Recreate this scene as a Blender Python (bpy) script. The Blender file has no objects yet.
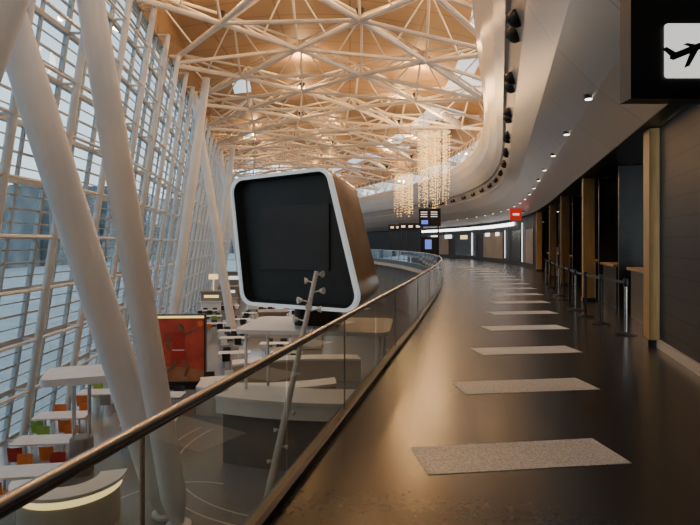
import bpy, math, random
from mathutils import Vector, Matrix
random.seed(7)
C=bpy.context.scene.collection
# ---------------- materials ----------------
def mat(name,col,rough=.5,metal=0,emis=None,es=0,noise=None,bump=0,scale=8,spec=.5,coat=0):
    m=bpy.data.materials.new(name); m.use_nodes=True
    nt=m.node_tree; b=nt.nodes['Principled BSDF']
    b.inputs['Base Color'].default_value=(*col,1); b.inputs['Roughness'].default_value=rough
    b.inputs['Metallic'].default_value=metal; b.inputs['Specular IOR Level'].default_value=spec
    b.inputs['Coat Weight'].default_value=coat
    if emis: b.inputs['Emission Color'].default_value=(*emis,1); b.inputs['Emission Strength'].default_value=es
    if noise or bump:
        tc=nt.nodes.new('ShaderNodeTexCoord'); n=nt.nodes.new('ShaderNodeTexNoise'); n.inputs['Scale'].default_value=scale
        n.inputs['Detail'].default_value=4
        nt.links.new(tc.outputs['Object'],n.inputs['Vector'])
        if noise:
            r=nt.nodes.new('ShaderNodeValToRGB'); r.color_ramp.elements[0].position=.35; r.color_ramp.elements[1].position=.65
            r.color_ramp.elements[0].color=(*col,1); r.color_ramp.elements[1].color=(*noise,1)
            nt.links.new(n.outputs['Fac'],r.inputs['Fac']); nt.links.new(r.outputs['Color'],b.inputs['Base Color'])
        if bump:
            bp=nt.nodes.new('ShaderNodeBump'); bp.inputs['Strength'].default_value=bump
            nt.links.new(n.outputs['Fac'],bp.inputs['Height']); nt.links.new(bp.outputs['Normal'],b.inputs['Normal'])
    return m
def uvpanel(name,c1,c2,line,bw,bh,mortar=.02,rough=.5,metal=0,offset=0.0,spec=.5):
    m=mat(name,c1,rough,metal,spec=spec); nt=m.node_tree; b=nt.nodes['Principled BSDF']
    tc=nt.nodes.new('ShaderNodeTexCoord'); br=nt.nodes.new('ShaderNodeTexBrick')
    br.offset=offset; br.inputs['Scale'].default_value=1; br.inputs['Brick Width'].default_value=bw; br.inputs['Row Height'].default_value=bh
    br.inputs['Mortar Size'].default_value=mortar; br.inputs['Color1'].default_value=(*c1,1); br.inputs['Color2'].default_value=(*c2,1); br.inputs['Mortar'].default_value=(*line,1)
    nt.links.new(tc.outputs['UV'],br.inputs['Vector']); nt.links.new(br.outputs['Color'],b.inputs['Base Color'])
    return m
def glass(name,tint,refl=.08,rough=.0):
    m=bpy.data.materials.new(name); m.use_nodes=True; nt=m.node_tree; nt.nodes.clear()
    o=nt.nodes.new('ShaderNodeOutputMaterial'); t=nt.nodes.new('ShaderNodeBsdfTransparent'); g=nt.nodes.new('ShaderNodeBsdfGlossy')
    mx=nt.nodes.new('ShaderNodeMixShader'); lw=nt.nodes.new('ShaderNodeFresnel'); lw.inputs['IOR'].default_value=1.45
    ma=nt.nodes.new('ShaderNodeMath'); ma.operation='MULTIPLY'; ma.use_clamp=True; ma.inputs[1].default_value=refl
    t.inputs[0].default_value=(*tint,1); g.inputs['Roughness'].default_value=rough
    nt.links.new(lw.outputs[0],ma.inputs[0]); nt.links.new(ma.outputs[0],mx.inputs[0]); nt.links.new(t.outputs[0],mx.inputs[1]); nt.links.new(g.outputs[0],mx.inputs[2]); nt.links.new(mx.outputs[0],o.inputs[0])
    return m
def wood(name,a,b_,rough=.4):
    m=mat(name,a,rough); nt=m.node_tree; b=nt.nodes['Principled BSDF']
    tc=nt.nodes.new('ShaderNodeTexCoord'); mp=nt.nodes.new('ShaderNodeMapping'); mp.inputs['Scale'].default_value=(9,9,.8)
    n=nt.nodes.new('ShaderNodeTexNoise'); n.inputs['Scale'].default_value=3; n.inputs['Detail'].default_value=6
    r=nt.nodes.new('ShaderNodeValToRGB'); r.color_ramp.elements[0].position=.3; r.color_ramp.elements[1].position=.7
    r.color_ramp.elements[0].color=(*a,1); r.color_ramp.elements[1].color=(*b_,1)
    nt.links.new(tc.outputs['Object'],mp.inputs[0]); nt.links.new(mp.outputs[0],n.inputs['Vector']); nt.links.new(n.outputs['Fac'],r.inputs[0]); nt.links.new(r.outputs[0],b.inputs['Base Color'])
    return m
M={}
M['deck']=mat('deck_stone',(.034,.038,.045),.24,noise=(.041,.045,.053),scale=25,spec=.5)
M['inlay']=mat('terrazzo',(.44,.48,.52),.45,noise=(.78,.82,.87),scale=55)
M['lower']=mat('lower_stone',(.21,.22,.23),.2,noise=(.25,.26,.27),scale=12,spec=.6)
M['arc']=mat('light_inlay',(.6,.6,.59),.3,noise=(.52,.52,.51),scale=20)
M['white']=mat('white_paint',(.78,.79,.80),.4,noise=(.72,.73,.74),scale=2)
M['cream']=mat('cream_steel',(.80,.76,.70),.45,noise=(.73,.69,.63),scale=1.5)
M['col']=mat('column_paint',(.78,.81,.84),.4,noise=(.73,.76,.79),scale=1)
M['mull']=mat('grey_mullion',(.40,.43,.44),.4,metal=.05,noise=(.35,.38,.39),scale=3)
M['rib']=mat('rib_steel',(.64,.66,.67),.35,metal=.05,noise=(.58,.60,.61),scale=4)
M['gl']=glass('facade_glass',(.46,.52,.55),1.0)
M['cgl']=glass('clerestory_glass',(.80,.83,.85),.6)
M['rgl']=glass('rail_glass',(.80,.84,.77),1.6)
M['brass']=mat('steel_rail',(.46,.44,.42),.27,metal=1,noise=(.41,.39,.37),scale=6)
M['dark']=mat('dark_metal',(.025,.024,.024),.35,metal=.4,noise=(.032,.03,.03),scale=5)
M['kerb']=mat('kerb_metal',(.09,.09,.09),.35,metal=.6,noise=(.11,.11,.11),scale=5)
M['band']=mat('recess_band',(.26,.25,.24),.4,noise=(.29,.28,.27),scale=5)
M['black']=mat('black_paint',(.012,.012,.013),.4,noise=(.016,.016,.017),scale=6)
M['screen']=mat('dark_screen',(.035,.04,.045),.25,noise=(.04,.046,.052),scale=1)
M['boxin']=mat('recess_black',(.012,.018,.021),.45,noise=(.015,.021,.025),scale=2)
M['bronze']=mat('brown_cladding',(.46,.33,.22),.15,metal=.35,noise=(.38,.27,.17),scale=1.2)
M['rim']=mat('white_rim_glow',(.82,.88,.92),.25,emis=(.75,.9,1),es=.30,noise=(.78,.84,.88),scale=3)  # faint bluish glow put into the rim to brighten it
M['wood']=wood('oak',(.30,.185,.06),(.42,.27,.10),.5)
M['wood2']=wood('dark_oak',(.13,.08,.03),(.20,.125,.05),.55)
M['slat']=uvpanel('dark_panels',(.014,.019,.028),(.017,.022,.031),(.005,.006,.009),3.4,.28,.012,.5,spec=.25)
M['stone']=mat('base_stone',(.40,.38,.35),.4,noise=(.5,.48,.45),scale=30)
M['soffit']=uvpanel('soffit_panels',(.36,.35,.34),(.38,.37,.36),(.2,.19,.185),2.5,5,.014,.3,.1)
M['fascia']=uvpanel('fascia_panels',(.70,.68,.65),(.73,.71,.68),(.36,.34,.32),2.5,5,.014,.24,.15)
M['ceil']=uvpanel('roof_panels',(.44,.31,.185),(.46,.325,.195),(.30,.20,.12),4.4,2.2,.06,.6)
M['sky']=mat('skylight_glass',(.6,.7,.75),.3,emis=(.70,.86,1),es=1.0,noise=(.55,.65,.7))
M['lamp']=mat('warm_lamp',(1,.8,.5),.4,emis=(1,.72,.38),es=14,noise=(1,.85,.6))
M['bead']=mat('gold_bead',(1,.7,.25),.3,emis=(1,.58,.17),es=4,noise=(1,.75,.35))
M['dl']=mat('downlight_glow',(1,.9,.8),.4,emis=(1,.86,.7),es=6,noise=(1,.92,.85))
M['strip']=mat('white_strip',(1,1,1),.4,emis=(1,.97,.93),es=5,noise=(.95,.95,.95))
M['dimstrip']=mat('dim_strip',(1,1,1),.4,emis=(.95,.96,1),es=1.6,noise=(.9,.9,.9))
M['red']=mat('red_plastic',(.42,.03,.02),.4,noise=(.36,.025,.02))
M['orange']=mat('orange_plastic',(.72,.20,.04),.4,noise=(.66,.18,.04))
M['green']=mat('green_plastic',(.30,.46,.07),.4,noise=(.27,.42,.06))
M['grey']=mat('grey_plastic',(.28,.29,.30),.4,noise=(.25,.26,.27))
M['redglow']=mat('red_sign',(.5,.02,.02),.4,emis=(1,.05,.03),es=.35,noise=(.5,.03,.02))
M['blueglow']=mat('blue_display',(.05,.1,.6),.4,emis=(.15,.22,1),es=1.0,noise=(.06,.12,.6))
M['posterred']=mat('poster_red',(.15,.025,.018),.4,emis=(.9,.07,.04),es=.06,noise=(.38,.07,.04),scale=1.1)
M['skin']=mat('poster_skin',(.15,.07,.04),.5,noise=(.24,.12,.07))
M['court']=mat('poster_court',(.40,.20,.10),.5,noise=(.30,.14,.07),scale=2)
M['chrome']=mat('brushed_steel',(.62,.62,.62),.25,metal=1,noise=(.56,.56,.56),scale=10)
M['glowy']=mat('cream_glow',(.9,.75,.4),.4,emis=(1,.75,.32),es=1.3,noise=(.9,.72,.4))
M['yellow']=mat('yellow_panel',(.8,.6,.15),.4,emis=(1,.75,.3),es=1.2,noise=(.75,.55,.15))
M['signw']=mat('sign_white',(.9,.9,.88),.4,emis=(.95,.95,.9),es=.9,noise=(.88,.88,.86))
M['apron']=mat('concrete_apron',(.36,.39,.41),.8,noise=(.46,.49,.51),scale=.3)
M['lw']=mat('lower_wall',(.20,.18,.16),.5,noise=(.26,.23,.20),scale=1)
M['beige']=mat('beige_wall',(.5,.47,.42),.5,noise=(.55,.51,.46),scale=1)
M['bldg']=mat('pale_building',(.20,.22,.23),.7,noise=(.10,.11,.12),scale=.15)
# ---------------- mesh builder ----------------
class MB:
    def __init__(s): s.v=[];s.f=[];s.m=[];s.uv={}
    def face(s,idx,m=0,uv=None):
        if uv: s.uv[len(s.f)]=uv
        s.f.append(tuple(idx)); s.m.append(m)
    def quad(s,a,b,c,d,m=0,uv=None):
        n=len(s.v); s.v+= [tuple(a),tuple(b),tuple(c),tuple(d)]; s.face((n,n+1,n+2,n+3),m,uv)
    def box(s,c,d,m=0,rz=0,mtx=None):
        n=len(s.v); R=mtx if mtx is not None else Matrix.Rotation(rz,3,'Z')
        for z in(-.5,.5):
            for x,y in((-.5,-.5),(.5,-.5),(.5,.5),(-.5,.5)):
                s.v.append(tuple(Vector(c)+R@Vector((x*d[0],y*d[1],z*d[2]))))
        for q in((3,2,1,0),(4,5,6,7),(0,1,5,4),(1,2,6,5),(2,3,7,6),(3,0,4,7)): s.face([n+i for i in q],m)
    def tube(s,p,q,r,r2=None,n=8,m=0,cap=True):
        p=Vector(p);q=Vector(q); r2=r if r2 is None else r2
        d=(q-p).normalized(); u=d.orthogonal().normalized(); w=d.cross(u); k=len(s.v)
        for P,R in((p,r),(q,r2)):
            for i in range(n):
                a=2*math.pi*i/n; s.v.append(tuple(P+u*R*math.cos(a)+w*R*math.sin(a)))
        for i in range(n): j=(i+1)%n; s.face((k+i,k+j,k+n+j,k+n+i),m)
        if cap: s.face([k+n-1-i for i in range(n)],m); s.face([k+n+i for i in range(n)],m)
    def path(s,pts,r,n=10,m=0):
        pts=[Vector(p) for p in pts]; k=len(s.v)
        for i,P in enumerate(pts):
            d=(pts[min(i+1,len(pts)-1)]-pts[max(i-1,0)]).normalized(); u=d.cross(Vector((0,0,1))).normalized(); w=u.cross(d)
            for j in range(n):
                a=2*math.pi*j/n; s.v.append(tuple(P+u*r*math.cos(a)+w*r*math.sin(a)))
        for i in range(len(pts)-1):
            for j in range(n):
                l=(j+1)%n; s.face((k+i*n+j,k+i*n+l,k+(i+1)*n+l,k+(i+1)*n+j),m)
        s.face([k+j for j in range(n)][::-1],m); e=k+(len(pts)-1)*n; s.face([e+j for j in range(n)],m)
    def lathe(s,prof,n=24,c=(0,0,0),m=0,sx=1,sy=1):
        k=len(s.v)
        for r,z in prof:
            for i in range(n):
                a=2*math.pi*i/n; s.v.append((c[0]+r*sx*math.cos(a),c[1]+r*sy*math.sin(a),c[2]+z))
        for t in range(len(prof)-1):
            for i in range(n):
                j=(i+1)%n; s.face((k+t*n+i,k+t*n+j,k+(t+1)*n+j,k+(t+1)*n+i),m)
        s.face([k+i for i in range(n)][::-1],m); e=k+(len(prof)-1)*n; s.face([e+i for i in range(n)],m)
    def loops(s,L,m=0,closed=True,capa=False,capb=False):
        k=len(s.v); n=len(L[0])
        for lp in L: s.v+=[tuple(p) for p in lp]
        for t in range(len(L)-1):
            for i in range(n if closed else n-1):
                j=(i+1)%n; s.face((k+t*n+i,k+t*n+j,k+(t+1)*n+j,k+(t+1)*n+i),m)
        if capa: s.face([k+i for i in range(n)][::-1],m)
        if capb: s.face([k+(len(L)-1)*n+i for i in range(n)],m)
    def slab(s,poly,z0,z1,m=0):
        s.loops([[(x,y,z0) for x,y in poly],[(x,y,z1) for x,y in poly]],m,True,True,True)
    def sheet(s,poly,y0,y1,m=0): # polygon in xz extruded in y
        s.loops([[(x,y0,z) for x,z in poly],[(x,y1,z) for x,z in poly]],m,True,True,True)
def obj(name,mb,mats,parent=None,loc=(0,0,0),rz=0,label=None,cat=None,kind=None,group=None,smooth=False,rec=True):
    if mb is None: o=bpy.data.objects.new(name,None); o.empty_display_size=.2
    else:
        vs=mb.v
        if rec and parent is None and loc==(0,0,0) and rz==0 and len(vs):
            xs=[v[0] for v in vs];ys=[v[1] for v in vs];zs=[v[2] for v in vs]
            loc=((min(xs)+max(xs))/2,(min(ys)+max(ys))/2,min(zs)); vs=[(a-loc[0],b-loc[1],c-loc[2]) for a,b,c in vs]
        me=bpy.data.meshes.new(name); me.from_pydata(vs,[],mb.f)
        for m in mats: me.materials.append(M[m])
        for p,i in zip(me.polygons,mb.m): p.material_index=i; p.use_smooth=smooth
        if mb.uv:
            ul=me.uv_layers.new(name='UVMap')
            for fi,uv in mb.uv.items():
                for li,c in zip(me.polygons[fi].loop_indices,uv): ul.data[li].uv=c
        me.validate(); me.update()
        if smooth:
            try: me.set_sharp_from_angle(angle=math.radians(40))
            except Exception: pass
        o=bpy.data.objects.new(name,me)
    C.objects.link(o); o.location=loc; o.rotation_euler=(0,0,rz)
    if parent: o.parent=parent
    if label: o['label']=label
    if cat: o['category']=cat
    if kind: o['kind']=kind
    if group: o['group']=group
    return o
def dup(root,loc,rz=None,label=None):
    def cp(o,par):
        n=o.copy(); C.objects.link(n)
        if par: n.parent=par
        for c in list(o.children): cp(c,n)
        return n
    n=cp(root,None); n.location=loc
    if rz is not None: n.rotation_euler=(0,0,rz)
    if label: n['label']=label
    return n
def curve(pts):
    def f(y):
        if y<=pts[0][0]: a,b=pts[0],pts[1]; return a[1]+(b[1]-a[1])*(y-a[0])/(b[0]-a[0])
        if y>=pts[-1][0]: a,b=pts[-2],pts[-1]; return b[1]+(b[1]-a[1])*(y-b[0])/(b[0]-a[0])
        for i in range(len(pts)-1):
            if pts[i][0]<=y<=pts[i+1][0]: break
        def sl(k):
            a=pts[max(k-1,0)]; b=pts[min(k+1,len(pts)-1)]; return (b[1]-a[1])/(b[0]-a[0])
        h=pts[i+1][0]-pts[i][0]; t=(y-pts[i][0])/h
        return (2*t**3-3*t*t+1)*pts[i][1]+(t**3-2*t*t+t)*h*sl(i)+(-2*t**3+3*t*t)*pts[i+1][1]+(t**3-t*t)*h*sl(i+1)
    return f
E=curve([(-4,-2.2),(3,-.53),(7,.43),(10.5,1.27),(20,3.35),(27,4.5),(33,5.0),(40,5.0),(50,3.9),(60,1.6),(75,-3.5),(97,-13)])
W=curve([(-4,1.3),(8.5,4.8),(15,6.6),(27,9.9),(35,11.6),(42,12.4),(50,12.4),(60,11),(70,8.4),(80,5),(97,-2)])
XL=curve([(-4,-8.6),(10,-8.9),(23,-9.2),(50,-13.4),(97,-20.6)])
def FX(y,z): return XL(y)-2.6*(12-z)/17
LZ=-5.0
def nrm(F,y):
    d=(F(y+.3)-F(y-.3))/.6; l=math.hypot(1,d); return Vector((-1/l,d/l,0)) # toward hall (left)
def frange(a,b,s):
    n=max(1,round((b-a)/s)); return [a+(b-a)*i/n for i in range(n+1)]
# ---------------- floors ----------------
Y=frange(-4,97,1.0)
mb=MB()
for a,b in zip(Y[:-1],Y[1:]):
    A0=(E(a)-.05,a);B0=(E(b)-.05,b);A1=(W(a)+4.5,a);B1=(W(b)+4.5,b)
    mb.quad((*A0,0),(*A1,0),(*B1,0),(*B0,0)); mb.quad((*A0,-.6),(*B0,-.6),(*B1,-.6),(*A1,-.6))
    mb.quad((*A0,-.6),(*A0,0),(*B0,0),(*B0,-.6),1)
obj('floor',mb,['deck','beige'],kind='structure')
mb=MB()
for a,b in zip(Y[:-1],Y[1:]):
    mb.quad((FX(a,LZ)-.2,a,LZ),(W(a)+4.5,a,LZ),(W(b)+4.5,b,LZ),(FX(b,LZ)-.2,b,LZ))
obj('floor.001',mb,['lower'],kind='structure')
for i,(x,y) in enumerate([(1.26,4.07),(1.95,6.05),(2.62,8.05),(3.3,10.2),(3.95,12.4),(4.6,14.6),(5.2,16.8),(5.75,19),(6.25,21.2),(6.7,23.5),(7.1,25.8),(7.4,28.2),(7.6,30.6),(7.8,33),(7.9,35.5)]):
    m=MB(); m.box((0,0,.002),(1.52,.50,.004)); obj('trim_%d'%(i+1),m,['inlay'],loc=(x,y,0),rz=.13,kind='structure')
tn=[20]
def trim(m,mats,**k): 
    tn[0]+=1; return obj('trim_%d'%tn[0],m,mats,kind='structure',**k)
for (cx,cy,r,a0,a1) in [(-4.2,12.9,2.0,1.2,3.9),(-.9,17.2,4.4,2.7,4.6),(-.9,17.2,4.9,2.7,4.6)]:
    m=MB(); n=40
    for i in range(n):
        p=a0+(a1-a0)*i/n;q=a0+(a1-a0)*(i+1)/n
        f=lambda t,R:(cx+R*math.cos(t),cy+R*math.sin(t),LZ+.004)
        m.quad(f(p,r),f(p,r+.05),f(q,r+.05),f(q,r))
    trim(m,['arc'])
def sweep(F,prof,y0,y1,step,mats,mi=0,name=None,uvs=1):
    m=MB(); ys=frange(y0,y1,step); s=0
    for a,b in zip(ys[:-1],ys[1:]):
        na=nrm(F,a);nb=nrm(F,b);pa=Vector((F(a),a,0));pb=Vector((F(b),b,0)); L=(pb-pa).length; t=0
        for (d0,z0),(d1,z1) in zip(prof[:-1],prof[1:]):
            l=math.hypot(d1-d0,z1-z0)
            m.quad(pa+na*d0+Vector((0,0,z0)),pb+nb*d0+Vector((0,0,z0)),pb+nb*d1+Vector((0,0,z1)),pa+na*d1+Vector((0,0,z1)),mi,[(s,t),(s+L,t),(s+L,t+l),(s,t+l)]); t+=l
        s+=L
    return m
obj('wall_under_deck',sweep(E,[(-1.6,LZ),(-1.6,-.6)],-4,97,1,0),['lw'],kind='structure')
obj('wall_east',sweep(W,[(0,0),(0,3.38)],-4,8.25,.5,0),['slat'],kind='structure')
obj('baseboard_east',sweep(W,[(.04,0),(.04,.13),(0,.13)],-4,8.25,.5,0),['stone'],kind='structure')
obj('wall_shop_back',sweep(W,[(-4,0),(-4,3.38)],8,97,1,0),['slat'],kind='structure')
obj('wall_concourse',sweep(W,[(0,0),(0,3.38)],31,97,1,0),['slat'],kind='structure')
obj('ceiling',sweep(W,[(-4.4,3.4),(.25,3.4)],-4,97,1,0),['dark'],kind='structure')
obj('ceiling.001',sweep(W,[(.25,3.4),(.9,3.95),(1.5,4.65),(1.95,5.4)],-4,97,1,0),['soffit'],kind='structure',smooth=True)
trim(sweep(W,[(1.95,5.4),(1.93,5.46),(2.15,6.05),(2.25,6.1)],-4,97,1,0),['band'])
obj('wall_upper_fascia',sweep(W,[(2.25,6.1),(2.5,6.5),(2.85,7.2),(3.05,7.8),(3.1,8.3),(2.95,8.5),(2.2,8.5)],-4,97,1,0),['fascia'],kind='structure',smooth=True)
m=sweep(W,[(.10,2.9),(.10,3.15)],40,68,1,0); trim(m,['strip'])
for y0,y1,z0,z1,mt in((37.0,37.3,.3,3.0,'dimstrip'),(43,43.25,.4,2.6,'dimstrip'),(45,46.2,2.2,2.5,'dimstrip'),(48,49.4,2.2,2.5,'dimstrip'),(53,53.3,.4,2.6,'dimstrip'),(54.5,56.5,2.0,2.4,'yellow'),(59,61,2.1,2.5,'dimstrip'),(63,65,2.1,2.5,'dimstrip')):
    m=sweep(W,[(.09,z0),(.09,z1)],y0,y1,.2,0); trim(m,[mt])
m=MB();m.box((-9,-4.2,4),(30,.3,20)); obj('wall_light_block',m,['beige'],kind='structure')  # unseen wall behind the camera, added to keep out sky light
# pillars
for i,(y,wd,mt) in enumerate([(8.5,.36,'wood'),(14.9,.26,'wood'),(20.4,.26,'wood2'),(25,.26,'wood2'),(30.8,.26,'wood')]):
    m=MB(); m.box((0,0,1.69),(wd+.03,wd,3.38)); m.box((0,0,.05),(wd+.07,wd+.04,.1),1)
    obj('pillar',m,[mt,'dark'],loc=(W(y)+(.08 if i==0 else 0),y,0),rz=-math.atan(.28),label='oak-clad square pillar standing between the dark desk bays',cat='pillar',group='oak pillars along the walkway')
for y in (12.6,15.1,17.8,20.7,25.2,31):
    n=nrm(W,y); a=Vector((W(y),y,0)); c=a-n*2.1; m=MB(); m.box((c.x,c.y,1.69),(3.6,.12,3.38),rz=math.atan2(n.y,n.x)); obj('wall_partition',m,['dark'],kind='structure')
# far concourse dim shopfronts
for i,(y0,y1,mt) in enumerate([(33,36,'lw'),(38,41,'screen'),(44,50,'lw'),(52,58,'screen'),(60,66,'lw')]):
    m=sweep(W,[(.05,.3),(.05,2.5)],y0,y1,1,0); obj('window_%d'%(900+i),m,[mt],kind='structure')
# ---------------- facade ----------------
ys=frange(3,96,3.0); ROW=10; dz=17/ROW; k=0
for a,b in zip(ys[:-1],ys[1:]):
    for r in range(ROW):
        z0=LZ+r*dz; z1=z0+dz; k+=1; m=MB()
        P=lambda s,t:Vector((FX(a+(b-a)*s,z0+(z1-z0)*t),a+(b-a)*s,z0+(z1-z0)*t))
        m.quad(P(0,0),P(1,0),P(1,1),P(0,1),1)
        for s,t,s2,t2,rr in((0,0,1,0,.12),(0,0,0,1,.10),(.5,0,.5,1,.07),(0,.5,1,.5,.05),(0,.25,1,.25,.03),(0,.75,1,.75,.03)): m.tube(P(s,t),P(s2,t2),rr,n=4,cap=False)
        O=Vector((.6,0,0))
        if r: m.tube(P(0,0)+O,P(1,0)+O,.06,n=6,cap=False,m=2)
        obj('window_%d'%k,m,['mull','gl','rib'],kind='structure')
for i,y in enumerate(ys):
    m=MB(); z=lambda t:LZ+17*t
    a=Vector((FX(y,LZ)+.6,y,LZ)); b=Vector((FX(y,12)+.6,y,12)); m.tube(a,b,.13,n=10)
    for r in range(ROW+1):
        zz=z(r/ROW); f=Vector((FX(y,zz)+.05,y,zz)); m.tube(f,f+Vector((.55,0,0)),.05,n=6,cap=False)
    obj('facade_post',m,['rib'],label='light-grey tubular steel post bracketed to the sloping glass wall',cat='post',group='facade posts',smooth=True)
m=MB(); m.quad((FX(-4,LZ),-4,LZ),(FX(3,LZ),3,LZ),(FX(3,12),3,12),(FX(-4,12),-4,12)); obj('wall_west',m,['beige'],kind='structure')
xs=frange(FX(97,LZ),W(97)+4.5,3)
for i in range(len(xs)-1):
    m=MB()
    for r in range(5):
        z0=LZ+r*3.6; P=lambda s,t:(xs[i]+(xs[i+1]-xs[i])*s,97,z0+3.6*t)
        m.quad(P(0,0),P(1,0),P(1,1),P(0,1),1); m.tube(P(0,0),P(1,0),.08,n=4); m.tube(P(0,0),P(0,1),.08,n=4)
    obj('window_%d'%(700+i),m,['mull','gl'],kind='structure')
# ---------------- roof ----------------
NC=6; ry=frange(-3.6,97,4.4)
def RP(y,t,dz): 
    xl=XL(y)-.2; xr=W(y)+1.0; return Vector((xl+(xr-xl)*t,y,12.0+1.3*math.sin(math.pi*min(max(t,0),1))-2.2*max(t,0)**2+dz))
cy=frange(9,96,3)
for i,(a,b) in enumerate(zip(cy[:-1],cy[1:])):
    m=MB()
    def P(s,t):
        y=a+(b-a)*s; n=nrm(W,y); return Vector((W(y),y,0))+n*(2.25-.5*t)+Vector((0,0,8.5+2.2*t))
    m.quad(P(0,0),P(1,0),P(1,.75),P(0,.75),1); m.quad(P(0,.75),P(1,.75),P(1,2.6),P(0,2.6),2)
    for q in((0,0,1,0),(0,0,0,1),(0,1,1,1),(0,0,.5,1),(.5,1,1,0)): m.tube(P(q[0],q[1]),P(q[2],q[3]),.06,n=5,cap=False)
    obj('window_%d'%(500+i),m,['cream','cgl','ceil'],kind='structure')
m=MB(); N=18
for q,(a,b) in enumerate(zip(ry[:-1],ry[1:])):
    for j in range(N):
        t0,t1=j/N,(j+1)/N; skyl=((j==14 and q%3!=2) or (j==15 and q%2==0) or (j==2 and q%5==1))
        p=[RP(a,t0,2.7),RP(a,t1,2.7),RP(b,t1,2.7),RP(b,t0,2.7)]
        m.quad(*p,1 if skyl else 0,[(q_.x,q_.y) for q_ in p])
obj('ceiling.002',m,['ceil','sky'],kind='structure')
m=MB()
for a,b in zip(ry[:-1],ry[1:]):
    m.box(((XL(a)+XL(b))/2-.15,(a+b)/2,13.5),(.5,b-a+.1,3.2),rz=-math.atan2(XL(b)-XL(a),b-a)); 
trim(m,['bronze'])
root=obj('roof_space_frame',None,[],loc=(0,45,12),label='cream-painted triangulated steel space frame spanning the hall under the roof',cat='roof truss')
lo=MB();up=MB();we=MB();off=Vector((0,45,12))
def T(mb,p,q,r,n=6): mb.tube(p-off,q-off,r,n=n,cap=False)
ny=len(ry)
lownode=lambda i,j:(i+j)%2==0
ND={}
for i in range(ny):
    for j in range(NC+1):
        ND[i,j]=RP(ry[i],j/NC,0 if lownode(i,j) else 2.1)
for i in range(ny):
    for j in range(NC+1):
        p=ND[i,j]; L=lownode(i,j); mb=lo if L else up; r=.145 if L else .085
        for di,dj in((1,1),(1,-1)):
            if (i+di,j+dj) in ND: T(mb,p,ND[i+di,j+dj],r,8 if L else 6)
        if L and (i,j+2) in ND: T(lo,p,ND[i,j+2],.11)
        for di,dj in((1,0),(0,1)):
            if (i+di,j+dj) in ND: T(we,p,ND[i+di,j+dj],.075)
        if L and (i+1,j+1) in ND:
            mid=(p+ND[i+1,j+1])/2
            if (i+1,j) in ND: T(we,mid,ND[i+1,j],.05)
            if (i,j+1) in ND: T(we,mid,ND[i,j+1],.05)
        if L and (i+1,j-1) in ND:
            mid=(p+ND[i+1,j-1])/2
            T(we,mid,ND[i+1,j],.05)
            T(we,mid,ND[i,j-1],.05)
for nm,mm in(('lower_chord',lo),('upper_chord',up),('web_strut',we)): obj(nm,mm,['cream'],parent=root,kind='stuff',smooth=True)
fm=None
for i in range(1,ny-1):
    for j in range(1,NC):
        if not lownode(i,j) or (i*3+j*5)%5>1: continue
        p=ND[i,j]+Vector((0,0,.15))
        if fm is None:
            r=MB(); r.lathe([(.05,0),(.1,.12),(.2,.3),(.22,.42),(.19,.42)],16); e=MB(); e.lathe([(.18,.40),(.18,.41)],16)
            fm=obj('floodlight',r,['dark'],loc=tuple(p),label='upturned round floodlight fixed on the roof truss',cat='lamp',group='roof floodlights',smooth=True); obj('lens',e,['lamp'],parent=fm)
        else: dup(fm,tuple(p))
        l=bpy.data.lights.new('roof_light','POINT'); l.energy=640; l.color=(1,.56,.23); l.shadow_soft_size=.2
        o=bpy.data.objects.new('roof_light',l); o.location=p+Vector((0.0,0.0,1.95)); C.objects.link(o)
# ---------------- big columns ----------------
def column(a,b,r0,r1,lab):
    a=Vector(a);b=Vector(b); m=MB(); d=b-a; q=a+d*.04
    m.tube((0,0,0),q-a,r0*.45,r0,n=20); m.tube(q-a,d*.5,r0,r0*1.05,n=20,cap=False); m.tube(d*.5,d,r0*1.05,r1,n=20)
    m.lathe([(r0*1.0,0),(r0*1.0,.06),(r0*.6,.09)],20)
    obj('column',m,['col'],loc=tuple(a),label=lab,cat='column',smooth=True)
column((-4.45,13.15,LZ),(-8.6,10.5,12.2),.36,.33,'thick white-painted raking steel tube column rising from a shared foot')
column((-4.0,12.6,LZ),(-6.45,11.5,12.3),.29,.27,'slimmer white-painted raking steel tube column beside the shared foot')
column((-10.0,9.6,LZ),(-3.6,9.4,12.2),.27,.25,'white-painted steel column leaning into the hall from the glass wall')
column((-11.7,35,LZ),(-9.3,35,12.3),.32,.24,'distant white-painted raking steel column near the glass wall')
column((-8.2,38,LZ),(-11,38,12.2),.30,.24,'distant white-painted steel column leaning toward the glass wall')
column((-12,62,LZ),(-15,62,12.2),.33,.3,'far white-painted steel column leaning to the glass wall')
column((-15.3,60,LZ),(-13,60,12.4),.33,.3,'far white-painted raking steel column')
# ---------------- railing ----------------
rail=obj('glass_railing',None,[],loc=(0,0,0),label='glass balustrade with a round brushed-metal handrail curving along the walkway edge',cat='railing')
yy=frange(.3,94,.6)
m=MB(); m.path([(E(y),y,.91) for y in yy],.027,12); obj('handrail',m,['brass'],parent=rail,smooth=True)
m=sweep(E,[(-.05,0.0),(-.05,.05),(-.02,.06),(.03,.06),(.06,.05),(.06,-.3)],.3,94,.6,0); obj('base_rail',m,['kerb'],parent=rail)
py=frange(.5,93.5,1.5)
for a,b in zip(py[:-1],py[1:]):
    a2=a+.012;b2=b-.012; m=MB()
    m.quad((E(a2),a2,.05),(E(b2),b2,.05),(E(b2),b2,.885),(E(a2),a2,.885))
    obj('glass_panel',m,['rgl'],parent=rail)
for y in py[1:40:2]:
    m=MB(); m.box((E(y),y,.46),(.014,.014,.86)); obj('glass_joint',m,['chrome'],parent=rail)
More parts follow.
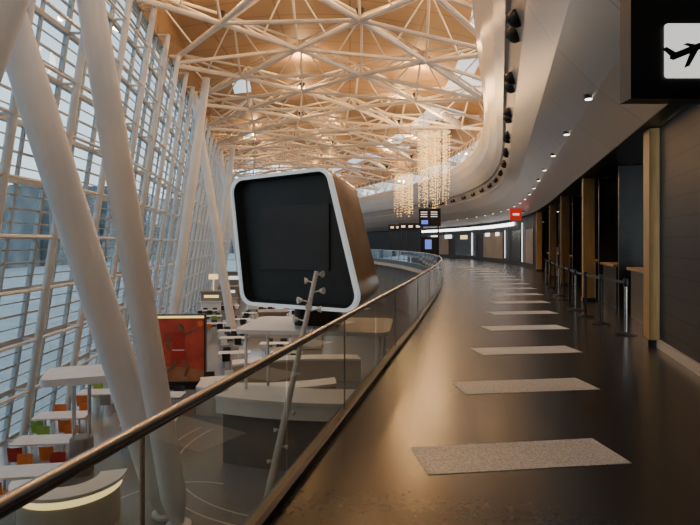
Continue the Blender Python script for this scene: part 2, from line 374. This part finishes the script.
# ---------------- video box ----------------
def rpoly(pts,r,seg=6):
    out=[];n=len(pts)
    for i in range(n):
        p=Vector(pts[i]);a=(Vector(pts[i-1])-p).normalized();b=(Vector(pts[(i+1)%n])-p).normalized()
        ang=a.angle(b); t=r/math.tan(ang/2); A=p+a*t;B=p+b*t; c=p+(a+b).normalized()*(r/math.sin(ang/2))
        va=A-c;vb=B-c
        for k in range(seg+1):
            s=k/seg; v=va.lerp(vb,s); v=v.normalized()*r; out.append(tuple(c+v))
    return out
Q=[(-1.80,0),(2.52,0),(1.4,4.1),(-2.32,3.98)]
outer=rpoly(Q,.45)
cx,cz=sum(p[0] for p in Q)/4,sum(p[1] for p in Q)/4
def inset(d,r):
    out=[]
    n=4
    for i in range(n):
        p=Vector(Q[i]);a=(Vector(Q[i-1])-p).normalized();b=(Vector(Q[(i+1)%n])-p).normalized(); ang=a.angle(b)
        out.append(tuple(p+(a+b).normalized()*(d/math.sin(ang/2))))
    return rpoly(out,r)
inner=inset(.10,.37)
sc=lambda L,s,y:[(cx+(x-cx)*s,y,cz+(z-cz)*s) for x,z in L]
vb=obj('video_kiosk_box',None,[],loc=(-1.85,16,-.33),rz=-math.radians(30),label='large tilted black display box with white rounded rim',cat='display box')
m=MB(); m.loops([sc(outer,1,0.16),sc(outer,1,.4),sc(outer,.92,1.35),sc(outer,.87,1.9)],0,True,False,True); obj('body',m,['bronze'],parent=vb,smooth=True)
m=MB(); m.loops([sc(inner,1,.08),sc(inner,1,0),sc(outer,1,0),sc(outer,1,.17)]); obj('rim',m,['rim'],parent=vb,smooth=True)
m=MB(); m.loops([sc(inner,1,.06),sc(inner,.97,.36)],0,True,False,True); obj('recess',m,['boxin'],parent=vb)
m=MB(); m.box((-.0,.33,2.1),(2.5,.06,1.95)); obj('screen',m,['screen'],parent=vb)
# raised platform under the box
pf=obj('raised_platform',None,[],loc=(-.9,17.2,LZ),rz=-.12,label='flat white platform over a long pale bar counter',cat='platform')
m=MB(); m.slab(rpoly([(-2.5,-1.2),(2.2,-1.2),(2.2,1.9),(-2.5,1.9)],.35),3.86,3.98); obj('upper_deck',m,['white'],parent=pf)
m=MB(); m.slab(rpoly([(-.9,-.2),(.6,-.2),(.6,.9),(-.9,.9)],.3),3.98,4.66); obj('pedestal',m,['black'],parent=pf)
def arcband(name,r0,r1,a0,a1,z0,z1,mt,par,cy_=0):
    m=MB(); n=28; o=[(r1*math.cos(a0+(a1-a0)*i/n),cy_+r1*math.sin(a0+(a1-a0)*i/n)) for i in range(n+1)]; q=[(r0*math.cos(a0+(a1-a0)*i/n),cy_+r0*math.sin(a0+(a1-a0)*i/n)) for i in range(n+1)][::-1]
    m.loops([[(x,y,z0) for x,y in o+q],[(x,y,z1) for x,y in o+q]]); N2=2*(n+1)
    for i in range(n):
        for zoff,fl in((0,0),(N2,1)):
            f=(zoff+i,zoff+i+1,zoff+N2-2-i,zoff+N2-1-i); m.face(f if fl else f[::-1])
    m.face((0,N2,2*N2-1,N2-1)); 
    return obj(name,m,[mt],parent=par)
for nm,r0,r1,z0,z1,mt in(('bar_top',9.3,10.8,2.02,2.12,'white'),('bar_fascia',10.55,10.75,1.6,2.02,'white'),('bar_front',10.2,10.4,0,2.02,'lw')):
    arcband(nm,r0,r1,math.radians(254.5),math.radians(281),z0,z1,mt,pf,8.7)
for x,y in((-2.2,-.9),(1.9,-.9),(1.9,1.6),(-2.2,1.6)):
    m=MB(); m.tube((x,y,0),(x,y,3.88),.05); obj('support_post',m,['white'],parent=pf)
def longcounter(x,y,L,rz,bend):
    c=obj('serving_counter',None,[],loc=(x,y,LZ),rz=rz,label='low pale gently curved serving counter with a beige front',cat='counter')
    o=[];q=[]
    for i in range(17):
        t=i/16-.5; o.append((t*L,-.5+bend*(t*t)*4)); q.append((t*L,.5+bend*(t*t)*4))
    m=MB(); m.slab(o+q[::-1],1.0,1.1); obj('countertop',m,['white'],parent=c)
    o=[(a,b+.1) for a,b in o]; q=[(a,b-.1) for a,b in q]; m=MB(); m.slab(o+q[::-1],0,1.0); obj('counter_body',m,['beige'],parent=c)
longcounter(-3.2,20.8,5.4,.1,.6); longcounter(-2.6,26,6,.2,-.5); longcounter(-4.8,38,5,.0,.6)
# lamp mast
lm=obj('spotlight_mast',None,[],loc=(-2.1,13.3,LZ),label='leaning white metal mast with clusters of small round spotlights',cat='lamp')
m=MB(); top=Vector((1.27,.1,5.9)); m.tube((0,0,0),top,.10,.055,n=12); m.lathe([(.2,0),(.2,.04),(.1,.08)],16); obj('mast',m,['white'],parent=lm,smooth=True)
for t,dx,dyy in((.98,.12,0),(.95,-.16,.1),(.91,.2,0),(.87,-.2,0),(.83,.22,.1),(.79,-.2,0),(.85,.02,-.24),(.74,.18,0),(.70,-.18,0),(.40,.15,0),(.33,-.12,0),(.26,.15,0),(.2,-.12,0)):
    p=top*t; q=p+Vector((dx,dyy,.05)); m=MB(); m.tube(p,q,.018); m.tube(q,q+Vector((dx*.5,dyy*.5-.05,.0)),.045 if t>.5 else .03,.09 if t>.5 else .05,n=12); obj('spotlight',m,['white'],parent=lm,smooth=True)
# ---------------- furniture ----------------
def table(loc,rz,w=1.7,d=.8,base=True):
    t=obj('cafe_table',None,[],loc=loc,rz=rz,label='white-topped rectangular food court table on steel legs',cat='table',group='food court tables')
    m=MB(); m.slab(rpoly([(-w/2,-d/2),(w/2,-d/2),(w/2,d/2),(-w/2,d/2)],.06,3),.71,.75); obj('tabletop',m,['white'],parent=t)
    for s in(-1,1):
        m=MB(); m.tube((s*(w/2-.3),0,.03),(s*(w/2-.3),0,.71),.035); m.box((s*(w/2-.3),0,.015),(.12,.6,.03)); obj('leg',m,['chrome'],parent=t)
    return t
def chair(loc,rz,mt,cn):
    c=obj('cafe_chair',None,[],loc=loc,rz=rz,label='%s moulded cafe chair with thin steel legs'%cn,cat='chair',group='%s cafe chairs'%cn)
    m=MB(); m.slab(rpoly([(-.22,-.22),(.22,-.22),(.21,.2),(-.21,.2)],.07,3),.43,.46); obj('seat',m,[mt],parent=c)
    m=MB(); L=[]
    for z,y in((.46,.19),(.6,.225),(.75,.25),(.85,.27)):
        L.append([(-.2,y-.05,z),(0,y,z),(.2,y-.05,z),(.2,y-.03,z),(0,y+.02,z),(-.2,y-.03,z)])
    m.loops(L,0,True,True,True); obj('backrest',m,[mt],parent=c,smooth=True)
    for x in(-1,1):
        for y in(-1,1):
            m=MB(); m.tube((x*.21,y*.21,0),(x*.16,y*.15,.43),.011,n=6); obj('leg',m,['chrome'],parent=c)
    return c
cols=[('red','red'),('orange','orange'),('green','green'),('white','white'),('black','black'),('grey','grey')]
protos={}
def putchair(loc,rz,k):
    mt,cn=cols[k]
    if k not in protos: protos[k]=chair(loc,rz,mt,cn); return
    dup(protos[k],loc,rz)
tp=None
TL=[(-9.8,18.4,.1,(1,1,2,1)),(-9.1,16.1,.1,(2,1,0,1)),(-8.3,13.9,.15,(1,0,1,2)),(-9.8,21.3,.1,(2,1,1,5)),(-9.9,24.2,.0,(3,5,1,3)),(-7.3,20.9,.0,(3,4,3,4)),
    (-9.2,30,.0,(4,3,4,3)),(-6.2,29,.2,(4,3,4,3)),(-5.6,23.4,.3,(4,3,4,4)),(-4.4,31.6,.0,(4,4,3,4)),(-7.2,33.5,.0,(4,4,3,4)),(-12.4,40,.0,(4,3,3,3)),(-6,43,.0,(3,4,4,4)),(-8.4,27.2,.1,(4,3,4,4)),(-6.6,17.8,.1,(3,4,3,4)),(-12.4,47,0,(4,4,4,4)),(-7.6,49.5,0,(4,4,4,4)),(-5.2,47,0,(4,4,4,4)),(-10.4,33,0,(3,4,4,3)),(-10.4,27.6,0,(3,3,4,4)),(-8.0,36.2,0,(4,3,3,4)),(-3.4,29,0.1,(3,4,3,4)),(-9.7,39.4,0,(4,3,1,4)),(-11.2,43.5,.1,(4,4,3,2)),(-8.6,41.6,.1,(4,4,3,4)),(-8.2,45.3,.1,(4,4,4,3)),(-11.2,50.4,0,(4,3,4,4))]
for x,y,r,cs in TL:
    if tp is None: tp=table((x,y,LZ),r)
    else: dup(tp,(x,y,LZ),r)
    for (ox,oy,ra),k in zip(((-.42,.66,0),(.42,.66,0),(-.42,-.66,math.pi),(.42,-.66,math.pi)),cs):
        putchair((x+ox*math.cos(r)-oy*math.sin(r),y+ox*math.sin(r)+oy*math.cos(r),LZ),ra+r,k)
ck=obj('canopy_stand',None,[],loc=(-7.7,15.5,LZ),rz=.35,label='food stand with a flat white canopy on a dark drum post',cat='stand')
m=MB(); m.slab(rpoly([(-.95,-.8),(.95,-.8),(.95,.8),(-.95,.8)],.25),2.72,2.92); obj('canopy',m,['white'],parent=ck)
m=MB(); m.lathe([(.3,0),(.32,.05),(.32,1.0),(.28,1.05)],20); obj('drum',m,['lw'],parent=ck,smooth=True)
for x,y in((-.2,-.2),(.2,-.2),(.2,.2),(-.2,.2)):
    m=MB(); m.tube((x,y,1.0),(x,y,2.75),.03); obj('post',m,['chrome'],parent=ck)
cc=obj('curved_counter',None,[],loc=(-6.65,12.85,LZ),label='curved cream serving counter with a warm yellow underlit edge',cat='counter')
for nm,r0,r1,z0,z1,mt in(('counter_body',.75,1.1,0,.8,'beige'),('countertop',.65,1.25,1.0,1.08,'white'),('light_strip',.74,1.14,.8,1.0,'glowy')):
    arcband(nm,r0,r1,3.4,6.6,z0,z1,mt,cc)
# poster
ps=obj('advertising_lightbox',None,[],loc=(-7.72,24.6,LZ),rz=.05,label='freestanding dark red lightbox poster showing a basketball player on court',cat='advertisement')
m=MB(); m.box((0,0,1.75),(2.3,.3,3.2)); m.box((0,0,.08),(2.4,.6,.16)); obj('frame',m,['black'],parent=ps)
m=MB(); m.box((0,-.16,1.75),(2.18,.02,2.85)); obj('poster_sheet',m,['posterred'],parent=ps)
m=MB(); m.box((0,-.16,3.25),(2.18,.03,.10)); obj('lit_strip',m,['yellow'],parent=ps)
m=MB(); m.sheet([(-1.09,.34),(1.09,.34),(1.09,.85),(-1.09,1.1)],-.178,-.171); obj('poster_court',m,['court'],parent=ps)
def fig(px,s,name,zb):
    m=MB()
    X=lambda L:[(px+x*s,zb+(z+.35)*s) for x,z in L]
    y0,y1=-.19,-.172
    for L in ([(.0,1.66),(.02,1.56),(.14,1.54),(.2,1.62),(.22,1.76),(.16,1.87),(.05,1.88),(-.02,1.8)],      # head
              [(.2,1.50),(.34,1.42),(.56,1.50),(.78,1.78),(.72,1.84),(.52,1.62),(.36,1.56),(.22,1.6)],         # raised arm
              [(-.2,1.5),(-.36,1.38),(-.56,1.06),(-.40,.78),(-.33,.84),(-.44,1.06),(-.26,1.26)],               # low arm
              [(-.26,.46),(-.06,.44),(-.16,.12),(-.44,-.16),(-.52,-.10),(-.30,.14)],                            # back leg
              [(.04,.44),(.28,.46),(.46,.12),(.30,-.32),(.20,-.32),(.30,.1)]):                                  # front leg
        m.sheet(X(L),y0,y1,0)
    m.sheet(X([(-.24,.80),(.24,.80),(.22,1.15),(.27,1.48),(.13,1.56),(-.03,1.56),(-.24,1.5),(-.22,1.15)]),y0-.005,y1,1)
    m.sheet(X([(-.32,.40),(-.05,.36),(0,.55),(.04,.38),(.34,.40),(.24,.82),(-.24,.82)]),y0-.007,y1,1)
    m.sheet(X([(-.24,.80),(.24,.80),(.24,.84),(-.24,.84)]),y0-.009,y1,2)
    for L in ([(-.56,-.2),(-.40,-.2),(-.42,-.10),(-.54,-.08)],[(.16,-.36),(.38,-.36),(.32,-.26),(.19,-.26)]): m.sheet(X(L),y0-.004,y1,3)
    obj(name,m,['skin','red','white','grey'],parent=ps)
fig(-.05,1.12,'poster_figure',.45)
m=MB(); m.sheet([(.92+.13*math.cos(a*math.pi/8),2.95+.13*math.sin(a*math.pi/8)) for a in range(16)],-.19,-.172); obj('poster_ball',m,['orange'],parent=ps)
for i,(x,y,mt,h) in enumerate([(-9.2,54.5,'yellow',1.5),(-12.6,56.5,'signw',2.0),(-5.8,40.6,'dark',1.4),(-3.0,42,'yellow',1.6),(-10,60,'yellow',3.0),(-2.8,34.5,'screen',1.8),(-13.4,53.0,'yellow',1.8),(-14,66,'signw',3)]):
    s=obj('service_kiosk',None,[],loc=(x,y,LZ),rz=.05*(i%3),label='dark freestanding food court kiosk with a panel and white counter',cat='kiosk')
    m=MB(); m.box((0,0,h/2),(2.0,1.6,h)); m.box((0,0,h+.07),(2.2,1.8,.12)); obj('body',m,['lw'],parent=s)
    m=MB(); m.box((0,-.82,h*.8),(1.4,.04,h*.14)); obj('lit_panel',m,[mt],parent=s)
    m=MB(); m.box((0,-1.0,.98),(2.1,.45,.06)); m.box((0,-.95,.5),(1.9,.2,.95)); obj('counter',m,['white'],parent=s)
    if i%2==0 and mt!='dark': 
        m=MB(); m.tube((0,0,h+.1),(0,0,h+1.4),.04); m.box((0,-.02,h+1.5),(.9,.1,.5)); obj('roof_sign',m,[mt],parent=s)
# ---------------- stanchions ----------------
SP=[(4.8,9.4),(4.93,10.6),(5.1,11.7),(5.35,12.8),(5.65,13.9),(5.98,15.1),(6.35,16.4),(6.75,17.8),(7.2,19.4),(7.7,21.2)]
for i,(x,y) in enumerate(SP):
    s=obj('belt_stanchion',None,[],loc=(x,y,0),label='black retractable-belt queue post on a round base',cat='stanchion',group='belt stanchions beside the desks')
    m=MB(); m.lathe([(.17,0),(.17,.015),(.06,.04),(.03,.05)],24); obj('base',m,['dark'],parent=s,smooth=True)
    m=MB(); m.lathe([(.028,.04),(.028,.86)],16); obj('pole',m,['chrome' if i%3==0 else 'dark'],parent=s,smooth=True)
    m=MB(); m.lathe([(.038,.84),(.042,.85),(.042,.96),(.03,.98)],16); obj('cassette',m,['black'],parent=s,smooth=True)
    if i<len(SP)-1:
        d=Vector((SP[i+1][0]-x,SP[i+1][1]-y,0)); m=MB(); c=d/2; m.box((c.x,c.y,.91),(.006,d.length-.09,.05),rz=-math.atan2(d.x,d.y)); obj('belt',m,['black'],parent=s)
bl=None
for y in(10.7,13.8,16.6,22.6,26.8,29.3):
    x=W(y)+.85
    s=obj('check_in_desk',None,[],loc=(x,y,0),rz=-.27,label='black reception desk with a wooden top, monitor and scanner',cat='desk',group='check-in desks')
    m=MB(); m.box((0,0,.5),(.75,1.6,1.0)); m.box((-.42,0,.5),(.06,1.7,1.05),1); obj('desk_body',m,['black','dark'],parent=s)
    m=MB(); m.box((-.1,0,1.05),(.85,1.8,.06)); obj('desktop',m,['wood'],parent=s)
    m=MB(); m.box((.1,.2,1.09),(.2,.25,.03)); m.tube((.1,.2,1.09),(.1,.2,1.3),.02); m.box((.08,.2,1.4),(.04,.5,.32)); obj('monitor',m,['grey'],parent=s)
    m=MB(); m.box((-.15,-.55,1.2),(.26,.3,.24)); m.box((-.15,-.55,1.34),(.18,.22,.05)); obj('scanner',m,['grey'],parent=s)
    if bl is None:  # spotlight body added to go with the desk fill lamp
        m=MB(); m.lathe([(.09,0),(.09,.09)],20); bl=obj('added_bay_spotlight',m,['dark'],loc=(x,y,3.3),label='small round spotlight added to brighten the reception desk',cat='lamp',group='added desk bay spotlights'); m=MB(); m.lathe([(.06,-.01),(.06,0)],16); obj('lens',m,['dl'],parent=bl)
    else: dup(bl,(x,y,3.3))
    l=bpy.data.lights.new('added_bay_light','SPOT'); l.energy=22; l.color=(1,.8,.55); l.spot_size=1.5; l.spot_blend=.9; l.shadow_soft_size=.08  # lamp added in each bay so the dark desks show
    o=bpy.data.objects.new('added_bay_light',l); o.location=(x,y,3.25); C.objects.link(o)
# ---------------- signs ----------------
sg=obj('departures_sign',None,[],loc=(2.08,4.0,2.67),label='black hanging sign with a white square and a departing aircraft symbol',cat='sign')
m=MB(); m.box((.65,.08,.42),(1.3,.16,.84)); obj('sign_box',m,['black'],parent=sg)
m=MB(); m.slab(rpoly([(0,0),(.40,0),(.40,.40),(0,.40)],.02,2),0,.012)
m.v=[(.245+x,-.004-z,.15+y) for x,y,z in m.v]; obj('symbol_panel',m,['signw'],parent=sg)
def rotp(L,a,c=(0,0),s=1): return [(c[0]+s*(x*math.cos(a)-z*math.sin(a)),c[1]+s*(x*math.sin(a)+z*math.cos(a))) for x,z in L]
m=MB(); cc0=(.445,.365)
for L in ([(-.5,-.02),(-.44,-.075),(.36,-.075),(.47,-.06),(.52,-.02),(.46,.03),(.36,.055),(-.34,.055),(-.46,.04)],
          [(.16,-.02),(-.04,-.02),(-.30,-.30),(-.19,-.30)],[(-.32,.03),(-.47,.03),(-.56,.22),(-.47,.22)],[(.10,.04),(-.02,.04),(-.14,.14),(-.06,.14)]):
    m.sheet(rotp(L,math.radians(22),cc0,.37),-.022,-.015)
obj('aircraft_symbol',m,['black'],parent=sg)
for x in(.25,1.1):
    m=MB(); m.tube((x,.08,.84),(x,.08,1.65),.02); obj('hanger_rod',m,['dark'],parent=sg)
def gantry(x,y,w,h,z,disp=False):
    s=obj('information_sign',None,[],loc=(x,y,0),rz=-.1,label='black double-post flight information sign with lit rows'+(' above a blue display' if disp else ''),cat='sign')
    m=MB(); m.box((0,0,z),(w,.25,h)); obj('sign_box',m,['black'],parent=s)
    m=MB()
    if disp:
        for c_ in(-1,1):
            for r in range(3): m.box((c_*w*.23-.05,-.13,z+h*.30-r*h*.13),(w*.30,.02,h*.045)); 
        m.box((-w*.23,-.13,z-h*.28),(w*.3,.02,h*.22),1)
    else:
        for c_ in(-1,0,1): m.box((c_*w*.3,-.13,z),(w*.16,.02,h*.3))
    obj('text_rows',m,['signw','blueglow'],parent=s)
    for q in(-1,1):
        m=MB(); m.tube((q*w*.4,.1,0),(q*w*.4,.1,z-h/2+.05),.06); m.lathe([(.16,0),(.14,.05)],16,c=(q*w*.4,.1,0)); obj('post',m,['dark'],parent=s)
    if disp:
        m=MB(); m.box((0,.1,1.3),(w*.75,.14,1.5)); obj('display_case',m,['black'],parent=s)
        m=MB(); m.box((-.1,.02,1.5),(w*.3,.02,.7)); obj('display',m,['blueglow'],parent=s)
gantry(5.9,40,1.6,1.3,3.5,True); gantry(5.5,49,2.2,.6,3.1); gantry(4.9,55,2.0,.6,3.2)
s=obj('shop_sign',None,[],loc=(W(34)-1.0,34,3.0),label='small illuminated red square shop sign projecting from the wall',cat='sign')
m=MB(); m.box((0,0,.4),(.72,.15,.75)); obj('sign_box',m,['redglow'],parent=s); m=MB(); m.tube((.3,0,.75),(.3,0,1.15),.03); m.box((.6,0,.6),(.6,.06,.06)); obj('bracket',m,['dark'],parent=s)
m=MB(); m.box((0,-.085,.4),(.4,.02,.12)); obj('sign_mark',m,['signw'],parent=s)
# ---------------- downlights / vents ----------------
dlp=None; y=8.6
while y<70:
    n=nrm(W,y); p=Vector((W(y),y,0))+n*.95+Vector((0,0,3.98))
    if dlp is None:
        m=MB(); m.lathe([(.08,-.02),(.08,.05)],20); dlp=obj('downlight',m,['dark'],loc=tuple(p),label='small round warm recessed downlight in the curved soffit',cat='lamp',group='soffit downlights'); m=MB(); m.lathe([(.055,-.03),(.055,-.02)],20); obj('lens',m,['dl'],parent=dlp)
    else: dup(dlp,tuple(p))
    if y<52:
        l=bpy.data.lights.new('downlight_beam','SPOT'); l.energy=45; l.color=(1,.9,.78); l.spot_size=1.5; l.spot_blend=.8; l.shadow_soft_size=.1
        o=bpy.data.objects.new('downlight_beam',l); o.location=p-Vector((0,0,.08)); C.objects.link(o)
    y+=2.9
vp=None; y=9.4
while y<62:
    for dd in(0,.75):
        n=nrm(W,y+dd); p=Vector((W(y+dd),y+dd,0))+n*2.06+Vector((0,0,5.74))
        if vp is None:
            m=MB(); prof=[(.17*math.sin(a*math.pi/10)+.002,-.17*math.cos(a*math.pi/10)) for a in range(11)]; m.lathe(prof,20); m.tube((-.12,0,0),(-.19,0,0),.07,.085,n=16,m=1); vp=obj('air_nozzle',m,['black','grey'],loc=tuple(p),rz=math.atan2(-n.y,-n.x),label='round black ball-shaped air nozzle in the recess band',cat='vent',group='air nozzles',smooth=True)
        else: dup(vp,tuple(p),math.atan2(-n.y,-n.x))
    y+=3.6
# ---------------- chandeliers ----------------
def chand(x,y,ztop,zb,w,n,cols_):
    s=obj('chandelier',None,[],loc=(x,y,zb),label='golden curtain of tiny hanging light beads suspended from the roof',cat='chandelier')
    m=MB(); H=ztop-zb
    for i in range(n):
        a=random.random()*6.28; r=w*math.sqrt(random.random()); px,pyy=r*math.cos(a),r*math.sin(a); l=random.uniform(.45,1)*H
        k=int(l/.22)
        for j in range(k):
            z=H-j*.22-random.random()*.14; q=len(m.v); e=.024
            m.v+=[(px-e,pyy,z),(px,pyy-e,z),(px+e,pyy,z),(px,pyy+e,z),(px,pyy,z+e*1.6),(px,pyy,z-e*1.6)]
            for f in((0,1,4),(1,2,4),(2,3,4),(3,0,4),(1,0,5),(2,1,5),(3,2,5),(0,3,5)): m.face([q+t for t in f])
    obj('bead_strings',m,['bead'],parent=s,kind='stuff')
    m=MB(); m.lathe([(w*1.05,H),(w*1.05,H+.04)],24); obj('canopy_ring',m,['cream'],parent=s)
    for q in(-1,1): 
        m=MB(); m.tube((q*w*.6,0,H+.05),(q*w*.6,0,11.9-zb),.015); obj('suspension_cable',m,['dark'],parent=s)
    l=bpy.data.lights.new('chandelier_glow','POINT'); l.energy=900; l.color=(1,.58,.24); l.shadow_soft_size=1
    o=bpy.data.objects.new('chandelier_glow',l); o.location=(x,y,ztop+.9); C.objects.link(o)
chand(6.5,42,10.2,3.9,1.25,85,0); chand(4.5,45,7.4,3.4,.85,50,0)
# ---------------- outside ----------------
m=MB(); m.quad((-400,-100,-5.3),(-11,-100,-5.3),(-11,400,-5.3),(-400,400,-5.3)); m.quad((-11,97.5,-5.3),(200,97.5,-5.3),(200,400,-5.3),(-11,400,-5.3)); obj('floor.002',m,['apron'],kind='structure')
m=MB()
for i in range(14): m.box((-110+i*2,-60+i*34,2+random.random()*4),(12,33,28+random.random()*12))
obj('distant_building',m,['bldg'],label='low distant airport buildings beyond the apron',cat='building')
# ---------------- light / world / camera ----------------
w=bpy.data.worlds.new('World'); bpy.context.scene.world=w; w.use_nodes=True
nt=w.node_tree; bg=nt.nodes['Background']; bg.inputs['Strength'].default_value=4.0
tc=nt.nodes.new('ShaderNodeTexCoord'); sp_=nt.nodes.new('ShaderNodeSeparateXYZ'); r=nt.nodes.new('ShaderNodeValToRGB')
r.color_ramp.elements[0].position=0; r.color_ramp.elements[0].color=(.66,.76,.82,1); r.color_ramp.elements[1].position=.7; r.color_ramp.elements[1].color=(.40,.49,.56,1)
nt.links.new(tc.outputs['Generated'],sp_.inputs[0]); nt.links.new(sp_.outputs['Z'],r.inputs[0]); nt.links.new(r.outputs[0],bg.inputs[0])
cd=bpy.data.cameras.new('Camera'); cam=bpy.data.objects.new('Camera',cd); C.objects.link(cam)
cd.sensor_width=36; cd.lens=540/700*36; cd.shift_y=-(262.5-243)/700; cd.clip_end=1000; cd.clip_start=.05
cam.location=(0,0,1.6); cam.rotation_euler=(math.pi/2,0,0)
bpy.context.scene.camera=cam
